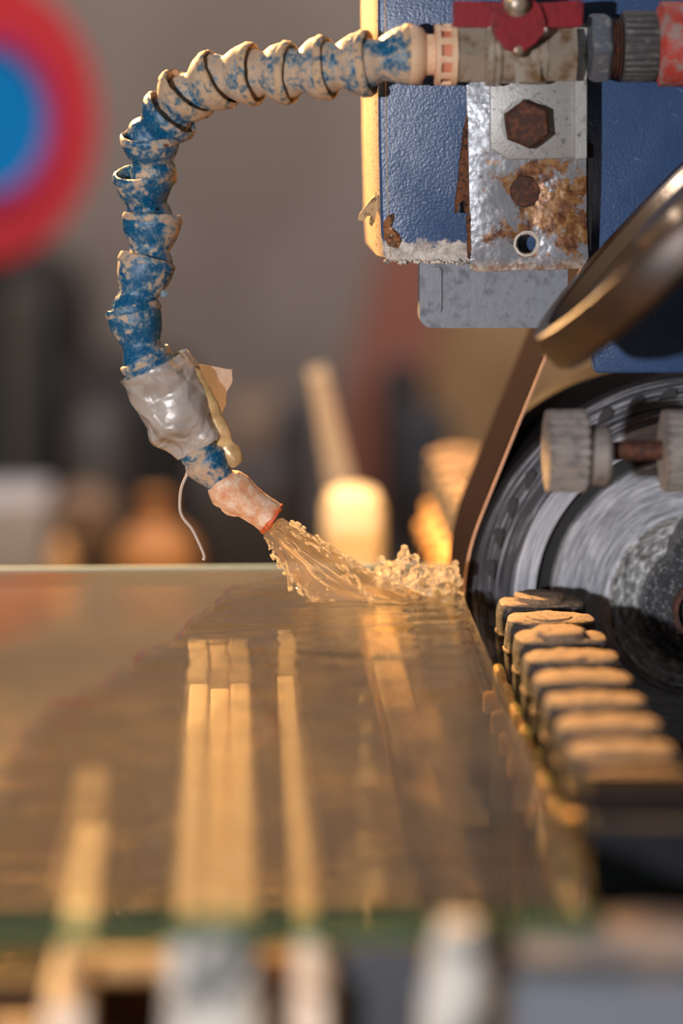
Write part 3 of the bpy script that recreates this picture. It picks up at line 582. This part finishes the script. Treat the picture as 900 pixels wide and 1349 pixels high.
bm = bmesh.new(); lumpy_loft(bm, [P(x, y, vyh) for x, y in ((203, 481), (216, 508), (232, 542), (248, 570), (260, 590))], [39 * S(), 42 * S(), 41 * S(), 35 * S(), 29 * S()], 18, 0.0040, 90, 2.0, sub=4); bmesh.ops.triangulate(bm, faces=bm.faces); bevel_all(bm, 0.00035, 10, 1); obj('tape_wrap', bm, 'tape', hz, 40)
bm = bmesh.new(); gv = []
c4 = [P(240, 476, vyh + 0.010), P(306, 488, vyh + 0.014), P(292, 552, vyh + 0.012), P(262, 540, vyh + 0.008)]
for i in range(13):
    row = []
    for j in range(13):
        s, q = i / 12, j / 12; p = (c4[0] * (1 - s) + c4[1] * s) * (1 - q) + (c4[3] * (1 - s) + c4[2] * s) * q
        p = p + Vector((0.002 * mnoise.noise(p * 160) * (s > 0.9), 0.003 * mnoise.noise(p * 60), 0.0012 * mnoise.noise(p * 140))); row.append(bm.verts.new(p))
    gv.append(row)
for i in range(12):
    for j in range(12): bm.faces.new((gv[i][j], gv[i + 1][j], gv[i + 1][j + 1], gv[i][j + 1]))
ex = bmesh.ops.extrude_face_region(bm, geom=list(bm.faces)); bmesh.ops.translate(bm, verts=[v for v in ex['geom'] if isinstance(v, bmesh.types.BMVert)], vec=(0, 0.0004, 0))
obj('tape_flap', bm, 'tape_film', hz, 50)
bm = bmesh.new(); lumpy_loft(bm, [P(x, y, vyh - 0.002) for x, y in ((240, 478), (256, 500), (275, 535), (293, 575), (306, 600), (314, 611))], [8 * S(), 10 * S(), 12 * S(), 11 * S(), 8 * S(), 3 * S()], 16, 0.0016, 170, 5.0, (True, True), 0.5); obj('tape_fold', bm, 'tape_fold', hz, 40)
# lower hose piece and nozzle
a, b = P(258, 588, vyh), P(300, 645, vyh); d = (b - a).normalized(); L = (P(292, 628, vyh) - a).length
bm = bmesh.new(); lathe(bm, a, d, [(24 * S(), 0), (27 * S(), 0.001), (28 * S(), 0.12 * L), (27 * S(), 0.22 * L), (25 * S(), 0.30 * L), (29 * S(), 0.36 * L), (30 * S(), 0.5 * L), (25 * S(), 0.75 * L), (20 * S(), 0.95 * L), (19 * S(), 1.25 * L)], 36); jitter(bm, 0.0007, 160, 4); obj('hose_segment', bm, 'hose_rim_blue', hz, 50)
NZ = [P(x, y, vyh) for x, y in ((286, 632), (298, 642), (312, 652), (328, 663), (345, 674), (358, 683))]
bm = bmesh.new(); lumpy_loft(bm, NZ, [17 * S(), 26 * S(), 26 * S(), 23 * S(), 20 * S(), 20 * S()], 28, 0.0009, 110, 1.3, (True, False)); nz = obj('nozzle', bm, 'nozzle', hz, 50)
bm = bmesh.new(); _, u, v = frame(NZ[-1] - NZ[-2]); e = NZ[-1]
tube(bm, [e + (u * math.cos(2 * PI * k / 24) + v * math.sin(2 * PI * k / 24)) * 19.5 * S() for k in range(25)], 0.0011, 8); jitter(bm, 0.0008, 300); o = obj('nozzle_lip', bm, 'nozzle_lip', nz, 60); o.parent = nz; o.matrix_parent_inverse = Matrix()
bm = bmesh.new(); lumpy_loft(bm, [P(x, y, vyh + 0.004) for x, y in ((290, 655), (306, 668), (320, 672))], [6 * S(), 11 * S(), 5 * S()], 12, 0.001, 160, 3, (True, True)); obj('nozzle_flash', bm, 'nozzle', hz, 50)
bm = bmesh.new(); tube(bm, smooth_path([P(x, y, vyh) for x, y in ((243, 606), (247, 622), (239, 643), (237, 668), (241, 682), (253, 697), (262, 715), (269, 732), (268, 738))], 6), 1.9 * S(), 8); obj('loose_thread', bm, 'thread', hz, 60)

# ------------------------------------------------------------------ jet of water and splash
t = NT('jet_water'); nb = t.bump(t.noise(500, 3), 0.3, 0.001)
gb = t.n('ShaderNodeBsdfGlass'); gb.inputs['IOR'].default_value = 1.33; gb.inputs['Roughness'].default_value = 0.03; gb.inputs[0].default_value = (0.98, 0.95, 0.9, 1)
tl = t.n('ShaderNodeBsdfTranslucent'); tl.inputs[0].default_value = (0.62, 0.47, 0.32, 1)
tp = t.n('ShaderNodeBsdfTransparent')
M['jet'] = t.done(t.mixs(0.46, t.mixs(0.055, gb.outputs[0], tl.outputs[0]), tp.outputs[0]))
t = NT('splash_water'); gb = t.n('ShaderNodeBsdfGlass'); gb.inputs['IOR'].default_value = 1.33; gb.inputs['Roughness'].default_value = 0.02
tl = t.n('ShaderNodeBsdfTranslucent'); tl.inputs[0].default_value = (0.9, 0.82, 0.7, 1)
M['splash'] = t.done(t.mixs(0.13, gb.outputs[0], tl.outputs[0]))
jt = thing('water_jet', P(560, 800, vyh), 'golden jet of water fanning from the nozzle onto the glass', 'water')
LFT = [P(x, y, 0) for x, y in ((346, 694), (359, 716), (373, 740), (388, 764), (406, 784), (430, 799))]
RGT = [P(x, y, 0) for x, y in ((369, 672), (402, 692), (440, 718), (480, 745), (525, 772), (590, 799))]
lf, rg = smooth_path(LFT, 8), smooth_path(RGT, 8)
def jet_y(f): return vyh * (1 - f) + 0.008 * f
bm = bmesh.new(); rings = []
for i in range(len(lf)):
    f = i / (len(lf) - 1); ring = []; th = 0.0055 * (1 - f) + 0.004 * f
    for k in range(64):
        a = 2 * PI * k / 64; s = 0.5 - 0.5 * math.cos(a); q = lf[i] * (1 - s) + rg[i] * s
        ridge = 0.5 + 0.5 * mnoise.noise(Vector((s * 4, f * 1.3, 2 if math.sin(a) > 0 else 8))) + 0.14 * mnoise.noise(Vector((s * 14, f * 4, 4 if math.sin(a) > 0 else 1)))
        yv = jet_y(f) + math.sin(a) * th * (0.35 + 0.9 * ridge)
        q = Vector((q.x, yv, q.z + 0.0006 * mnoise.noise(Vector((s * 12, f * 9, 3))))); q.z = max(q.z, 1.0012); ring.append(q)
    rings.append(ring)
loft(bm, rings); obj('jet', bm, 'jet', jt, 'all')
def strand(pts, r0, r1, nm='strand'):
    bm = bmesh.new(); sp = smooth_path(pts, 6); m = len(sp)
    tube(bm, sp, [(r0 + (r1 - r0) * i / (m - 1)) * (1 + 0.5 * mnoise.noise(Vector((i * 0.9, r0 * 9999, 0)))) for i in range(m)], 8); obj(nm, bm, 'splash', jt, 'all')
def beads(line, n, seed, dy, rmax):      # broken lumpy water along a streamline
    bm = bmesh.new(); rnd = random.Random(seed); sp = smooth_path([P(x, y, 0) for x, y in line], 12); m = len(sp)
    for k in range(n):
        f = rnd.random() ** 0.8; i = int(f * (m - 1)); q = sp[i] + Vector((rnd.gauss(0, 0.0008), 0, rnd.gauss(0, 0.0008))); q.y = jet_y(f) + dy; q.z = max(q.z, 1.003)
        d = (sp[min(i + 1, m - 1)] - sp[max(i - 1, 0)]).normalized(); mt = Matrix.Translation(q) @ d.to_track_quat('Z', 'Y').to_matrix().to_4x4() @ Matrix.Diagonal((1, 1, rnd.uniform(1.5, 4), 1))
        bmesh.ops.create_icosphere(bm, subdivisions=2, radius=rnd.uniform(0.35, 1.0) * rmax, matrix=mt)
    jitter(bm, 0.0004, 500, seed); o = obj('jet_edge', bm, 'splash', jt, 'all'); o['kind'] = 'stuff'
beads(((369, 672), (402, 692), (440, 718), (480, 746), (520, 774), (560, 797)), 80, 1, -0.003, 0.0008)
beads(((366, 676), (400, 700), (430, 722), (455, 748), (478, 776), (496, 797)), 60, 2, -0.005, 0.0007)
beads(((348, 694), (360, 718), (374, 742), (390, 766), (406, 786), (416, 798)), 45, 3, -0.004, 0.0007)
strand([P(x, y, vyh - 0.005) for x, y in ((376, 738), (379, 752), (381, 768), (383, 778))], 0.0004, 0.0011, 'drip')
bm = bmesh.new(); rnd = random.Random(5)
for k in range(70):
    i = rnd.randrange(6, len(lf)); s = rnd.choice([rnd.uniform(-0.06, 0.06), rnd.uniform(0.9, 1.04), rnd.random()]); q = lf[i] * (1 - s) + rg[i] * s; q.y = jet_y(i / len(lf)) - 0.006; q.z = max(q.z, 1.003)
    bmesh.ops.create_icosphere(bm, subdivisions=1, radius=rnd.uniform(0.0004, 0.0011), matrix=Matrix.Translation(q))
o = obj('spray', bm, 'splash', jt, 'all'); o['kind'] = 'stuff'
# splash crown against the belt
bm = bmesh.new(); rnd = random.Random(11)
blobs = []
crest = [(492, 742), (505, 738), (518, 748), (530, 752), (548, 756), (566, 758), (584, 756), (600, 760)]
for k in range(150):
    x = rnd.uniform(496, 606); top = 742 + 8 * math.sin(x * 0.09) + (18 if x < 520 else 0) * 0.2
    base = 768 + (x - 500) * 0.30 if x < 560 else 792
    y = rnd.uniform(top, base); blobs.append((x, y, rnd.uniform(4, 9)))
for x, y, r in ((533, 722, 6), (529, 732, 7), (526, 742, 8), (536, 728, 5), (540, 738, 6), (503, 736, 6), (512, 745, 8), (520, 752, 9), (500, 748, 5)): blobs.append((x, y, r))
for x, y, r in blobs: bmesh.ops.create_icosphere(bm, subdivisions=2, radius=r * S(), matrix=Matrix.Translation(P(x, y, 0.012 + rnd.uniform(-0.012, 0.012))))
sp_o = obj('splash', bm, 'splash', None, 'all')
md = sp_o.modifiers.new('remesh', 'REMESH'); md.mode = 'VOXEL'; md.voxel_size = 0.0009; md.use_smooth_shade = True
md = sp_o.modifiers.new('smooth', 'SMOOTH'); md.iterations = 3; md.factor = 0.5
tag(sp_o, 'frothy golden splash thrown up where the jet meets the belt', 'water')

# ------------------------------------------------------------------ tilted dish wheel in front of the housing
yd = -0.097; e0 = P(700, 452, yd); e1 = P(900, 246, yd); maj = (e1 - e0).normalized(); DR = 0.075; DT = -0.055
axp = Vector((maj.z, 0, -maj.x))        # screen down-right, in the upright plane
ax = (axp * math.cos(DT) + Vector((0, 1, 0)) * math.sin(DT)).normalized()
dc = e0 + maj * DR
dw = thing('dish_wheel', dc, 'tilted brown dish-shaped wheel in front of the blue housing', 'wheel')
th = 57 * S(yd)
bm = bmesh.new(); lathe(bm, dc, ax, [(DR * 0.86, 0.004), (DR * 0.87, 0.0), (DR * 0.97, -0.0005), (DR, 0.003), (DR, th - 0.003), (DR - 0.003, th), (0.002, th)], 96, (False, True)); obj('shell', bm, 'dish', dw, 35)
bm = bmesh.new(); lathe(bm, dc, ax, [(DR * 0.865, 0.001), (DR * 0.85, 0.006), (DR * 0.3, 0.006), (DR * 0.28, 0.001), (0.002, 0.0)], 96, (False, True)); obj('recess', bm, 'dish_in', dw, 35)

# ------------------------------------------------------------------ threaded rod with knurled nuts
yk = -0.085; sk = S(yk)
def alongk(x0, prof, seg=40, rfun=None, py=594):
    bm = bmesh.new(); lathe(bm, P(x0, py, yk), AX, [(r * sk, (x - x0) * sk) for r, x in prof], seg, (True, True), rfun); return bm
kn = thing('adjusting_rod', P(800, 594, yk), 'rusty rod with two ribbed thumb nuts in front of the grey wheel', 'adjuster')
rib = lambda i, r, h: 1.0 if i % 4 < 2 else (0.90 if 0.001 < h < 0.0153 else 1.0)
M['nut_grey'] = mottled('thumb_nut', srgb(150, 140, 132), srgb(108, 104, 102), 200, 0.5, 0.65, 0.5, 0.15, 0.4)
obj('thumb_nut', alongk(718, [(44, 718), (53, 720), (54, 724), (54, 768), (50, 772)], 96, rib), 'nut_grey', kn, 30)
obj('washer', alongk(776, [(36, 776), (40, 778), (40, 798), (36, 803)], 40, py=600), 'nut_grey', kn, 30)
obj('rod', alongk(770, [(13, 770), (13, 960)], 24), 'rust_dark', kn, 30)
obj('thumb_nut', alongk(872, [(44, 872), (53, 874), (54, 878), (54, 924), (50, 926)], 96, rib), 'nut_grey', kn, 30)

# ------------------------------------------------------------------ conveyor pads
PD = 37.5e-3; PITCH = 0.0358
pa = P(654, 792, 0.0); PXC = pa.x + PD / 2; PZT = 1.0035
def superring(hw, z, n=40, e=0.64):
    return [Vector((hw * (abs(math.cos(a)) ** e) * math.copysign(1, math.cos(a)), hw * 0.68 * (abs(math.sin(a)) ** e) * math.copysign(1, math.sin(a)), z)) for a in [2 * PI * i / n for i in range(n)]]
def build_pad(k, y, big):
    root = thing('conveyor_pad', (PXC, y, PZT - 0.05), '', 'pad', 'pads along the conveyor')
    org = Vector((PXC, y, PZT)); h = PD / 2
    bm = bmesh.new()
    prof = [(0.90, 0.0), (0.95, -0.0008), (0.985, -0.003), (1.0, -0.006), (1.0, -0.0125), (1.03, -0.0132), (1.03, -0.0142), (1.0, -0.015), (1.0, -0.022), (0.96, -0.026), (0.8, -0.029)]
    rings = [superring(h * 0.5, 0.0004)] + [superring(h * s, z) for s, z in prof]
    loft(bm, [[org + p for p in r] for r in rings]); jitter(bm, 0.0007, 170, k * 3.1)
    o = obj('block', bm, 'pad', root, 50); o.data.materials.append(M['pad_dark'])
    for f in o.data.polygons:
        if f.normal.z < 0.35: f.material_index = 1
    bm = bmesh.new(); rr_ = PD * (0.29 if big else 0.25)
    lathe(bm, org + Vector((-0.001, 0, 0)), (0, 0, 1), [(rr_, -0.001), (rr_ * 0.98, 0.0022 if big else 0.0008), (rr_ * 0.9, 0.0028 if big else 0.001), (rr_ * 0.3, 0.0024 if big else 0.0006), (0.0004, 0.0022 if big else 0.0006)], 28); jitter(bm, 0.0006, 240, k); obj('top_disc', bm, 'pad', root, 50)
    bm = bmesh.new(); box(bm, org + Vector((-h * 0.72, 0, -0.040)), (0.012, PITCH * 0.62, 0.022), None, 0.002); bmesh.ops.subdivide_edges(bm, edges=bm.edges, cuts=1); jitter(bm, 0.001, 200, k); obj('chain_lug', bm, 'lug', root, 60)
    bm = bmesh.new(); lathe(bm, org + Vector((-h * 1.0, 0.004, -0.045)), (-1, 0, 0), [(0.005, -0.006), (0.005, 0.004), (0.004, 0.005), (0.0003, 0.005)], 16); obj('chain_pin', bm, 'lug', root, 40)
    bm = bmesh.new(); box(bm, org + Vector((0.004, 0, -0.040)), (PD * 0.6, PITCH * 0.9, 0.026), None, 0.001); obj('carrier', bm, 'black', root)
    return root
words = ['first', 'second', 'third', 'fourth', 'fifth', 'sixth', 'seventh', 'eighth', 'ninth']
for k in range(9):
    r = build_pad(k, -0.003 - PITCH * k, k in (0, 2))
    r['label'] = ('crusted square pad right beside the wheel, first of the front row' if k == 0 else f'{words[k]} crusted square pad from the wheel, coming towards the viewer')
for k in range(9):
    r = build_pad(20 + k, 0.135 + PITCH * k, k % 2 == 0)
    r['label'] = ('blurred sandy pad nearest the belt in the row behind it' if k == 0 else 'blurred sandy pad at the far end of the row behind the belt' if k == 8 else f'{words[k]} blurred sandy pad in the row behind the belt'); r['group'] = 'pads behind the belt'
# lower gold pegs beside the front pads
for i, (x, y, r, lab) in enumerate(((688, 985, 17, 'golden blurred peg beside the fifth pad'), (746, 1092, 23, 'bright golden blurred peg at the glass corner'), (793, 1138, 28, 'lowest golden blurred peg at right')) ):
    yy = (-0.15, -0.285, -0.345)[i]; bm = bmesh.new(); c = P(x, y, yy); rr_ = r * S(yy)
    lathe(bm, c - Vector((0, 0, 0.02)), (0, 0, 1), [(rr_ * 0.6, -0.05), (rr_ * 0.6, 0.008), (rr_, 0.010), (rr_, 0.022), (rr_ * 0.8, 0.025), (0.0004, 0.0255)], 24); tag(obj('guide_peg', bm, 'lug', None, 40), lab, 'peg', 'guide pegs')
for (ya, yb2, lab) in ((-0.335, 0.02, 'dark rail carrying the front row of pads'), (0.12, 0.47, 'dark rail carrying the pads behind the wheel')):
    bm = bmesh.new(); box(bm, (PXC + 0.012, (ya + yb2) / 2, 0.918), (0.062, yb2 - ya, 0.06), None, 0.002); tag(obj('conveyor_rail', bm, 'rail_dark'), lab, 'rail')
bm = bmesh.new(); prism(bm, rpoly(768, 1046, 1010, 1092, 10), -0.335, -0.31); bevel_all(bm, 0.001); tag(obj('end_plate', bm, 'black', None, 40), 'black plate capping the near end of the pad row', 'plate')
bm = bmesh.new(); prism(bm, rpoly(776, 1088, 1010, 1232, 10), -0.352, -0.338); bevel_all(bm, 0.001); tag(obj('end_box', bm, 'rail_dark', None, 40), 'dark navy box under the near end of the pad row', 'box')

# ------------------------------------------------------------------ workshop behind
M['bench'] = plain('bench_top', srgb(50, 42, 36), 0.7, 0, 0.2, 8)
bn = thing('work_bench', (-0.3, 1.25, 0), 'dark work bench behind the glass, mostly hidden', 'bench')
bm = bmesh.new(); box(bm, (-0.3, 1.28, 0.73), (2.2, 0.64, 0.04), None, 0.004); obj('bench_top', bm, 'bench', bn)
for sx in (-1, 1):
    for sy in (-1, 1): bm = bmesh.new(); box(bm, (-0.3 + sx * 1.0, 1.28 + sy * 0.26, 0.355), (0.06, 0.06, 0.71)); obj('leg', bm, 'bench', bn)
BT = 0.75
def bx(name, label, cat, x0, y0, x1, y, m, depth=0.12, z0=BT, bev=0.006, rot=0.0, y1=None):
    a, b = P(x0, y0, y), P(x1, y0, y); zb = z0 if y1 is None else P(x0, y1, y).z
    bm = bmesh.new(); box(bm, ((a.x + b.x) / 2, y + depth / 2, (a.z + zb) / 2), (b.x - a.x, depth, a.z - zb), Matrix.Rotation(rot, 4, 'Y'), bev); return tag(obj(name, bm, m, None, 40), label, cat)
def turn(name, label, cat, cx, prof, y, m, z0=BT):
    bm = bmesh.new(); c = P(cx, 700, y); lathe(bm, Vector((c.x, y, 0)), (0, 0, 1), [(r * S(y), (P(cx, py, y).z if py is not None else z0)) for r, py in prof], 36); return tag(obj(name, bm, m, None, 40), label, cat)
for k, c in (('c_grey', (150, 150, 156)), ('c_brown', (106, 86, 70)), ('c_jar', (176, 122, 72)), ('c_navy', (36, 35, 42)), ('c_dark', (15, 11, 10)), ('c_olive', (84, 80, 66)), ('c_dim', (66, 62, 60)), ('c_redbrown', (124, 74, 60)), ('c_tan', (138, 108, 74)), ('c_lgrey', (150, 138, 124)), ('c_cone', (196, 150, 100)), ('c_pale', (246, 222, 184))):
    M[k] = plain(k, srgb(*c), 0.65, 0, 0.12, 20)
bx('grey_case', 'pale grey case at the far left behind the glass', 'case', -90, 662, 60, 1.10, 'c_grey')
bm = bmesh.new(); c = P(108, 702, 1.14); lathe(bm, Vector((c.x, 1.16, c.z)), (0, -1, 0), [(46 * S(1.14), -0.06), (48 * S(1.14), -0.05), (48 * S(1.14), 0.02), (40 * S(1.14), 0.03), (14 * S(1.14), 0.03), (12 * S(1.14), 0.045), (0.001, 0.045)], 36)
tag(obj('cable_drum', bm, 'c_brown', None, 40), 'dull brown drum lying on its side behind the glass', 'drum')
turn('small_cone', 'small pale cone beside the brown drum', 'cone', 80, [(20, None), (18, 745), (8, 712), (2, 708)], 1.02, 'c_cone')
turn('round_jar', 'blurred amber round jar with a short neck', 'jar', 205, [(40, None), (54, 760), (56, 735), (48, 712), (32, 696), (17, 686), (16, 662), (20, 656), (18, 650), (2, 650)], 1.06, 'c_jar')
bx('navy_box', 'dark navy box behind the hanging thread', 'box', 250, 625, 386, 1.12, 'c_navy')
bx('brown_crate', 'dark brown crate against the wall behind the tape', 'crate', 296, 548, 392, 1.42, 'c_brown', 0.15)
bx('dark_cabinet', 'large black machine body at left under the red disc', 'machine', -260, 354, 104, 1.96, 'c_dark', 0.4, 0.0, 0.06)
bx('low_cabinet', 'low dark machine base behind the hose', 'machine', 60, 500, 262, 1.64, 'c_dark', 0.3, 0.0, 0.04)
bx('olive_post', 'olive grey upright post at the left edge', 'post', -20, 385, 24, 1.63, 'c_olive', 0.05, 0.0)
turn('grey_motor', 'dim grey rounded motor in front of the dark machine', 'motor', 128, [(46, None), (46, 640), (42, 575), (30, 548), (10, 536), (2, 535)], 1.36, 'c_dim')
bx('dark_column', 'dark upright column behind the nozzle', 'column', 366, 536, 414, 1.40, 'c_navy', 0.06)
# slanted bar, leaning panel
def slant(name, label, cat, pts, y, depth, m):
    bm = bmesh.new(); prism(bm, pts, y, y + depth)
    zl = min(v.co.z for v in bm.verts)
    for v in bm.verts:
        if v.co.z < zl + 0.02: v.co.z = 0.001 if y > 0.6 else 0.881
    bevel_all(bm, 0.003); return tag(obj(name, bm, m, None, 40), label, cat)
slant('slanted_bar', 'pale slanted bar rising behind the splash', 'bar', [(408, 500), (432, 494), (494, 740), (520, 900), (470, 900), (446, 740)], 0.505, 0.05, 'c_lgrey')
slant('leaning_board', 'red-brown board leaning behind the splash', 'board', [(505, 310), (590, 310), (560, 560), (540, 900), (420, 900), (448, 540)], 1.95, 0.03, 'c_redbrown')
slant('tan_board', 'tan wooden board standing behind the belt', 'board', [(556, 380), (860, 380), (860, 900), (556, 900)], 2.2, 0.03, 'c_tan')
bx('added_glow_block', 'pale block added for the gold glow behind the jet', 'block', 428, 652, 508, 0.44, 'c_pale', 0.05, 0.881, 0.012)  # added block, near-white so it carries the bright gold glow here
bx('black_monitor', 'small black box in front of the red-brown board', 'box', 506, 490, 562, 1.5, 'c_dark', 0.08)
bx('dark_toolbox', 'dark box stepped beside the small black one', 'box', 530, 548, 596, 1.40, 'c_navy', 0.09)
for i, (x0, x1, y0, y1) in enumerate(((548, 640, 592, 612), (560, 640, 624, 640))):
    pass

# red disc with blue middle
dcn = P(-22, 158, 1.30); rd = thing('red_reel', dcn, 'big red disc with a bright blue centre at the upper left', 'reel')
sR = S(1.30); M['reel_red'] = plain('reel_red', srgb(214, 58, 66), 0.5, 0, 0.06, 10); M['reel_blue'] = plain('reel_blue', srgb(0, 138, 214), 0.5, 0, 0.05, 10); M['reel_pink'] = plain('reel_ring', srgb(176, 40, 116), 0.5, 0, 0.05, 10)
dax = Vector((0.66, -0.75, 0.0)).normalized(); RR = 188 * sR
bm = bmesh.new(); lathe(bm, dcn, dax, [(RR * 0.4, -0.03), (RR, -0.03), (RR * 1.01, -0.02), (RR, 0.0), (RR * 0.97, 0.006), (RR * 0.60, 0.006), (RR * 0.58, 0.0)], 72, (True, False)); obj('flange', bm, 'reel_red', rd, 40)
bm = bmesh.new(); lathe(bm, dcn, dax, [(RR * 0.60, 0.002), (RR * 0.585, 0.009), (RR * 0.50, 0.009), (RR * 0.495, 0.002)], 72, (False, False)); obj('trim_ring', bm, 'reel_pink', rd, 40)
bm = bmesh.new(); lathe(bm, dcn, dax, [(RR * 0.50, 0.0), (RR * 0.50, 0.006), (0.002, 0.006)], 72, (False, True)); obj('centre_plate', bm, 'reel_blue', rd, 40)
bm = bmesh.new(); box(bm, Vector((dcn.x - 0.02, dcn.y + 0.07, (dcn.z + 0.75) / 2)), (0.06, 0.05, dcn.z - 0.75)); obj('stand', bm, 'c_dark', rd)
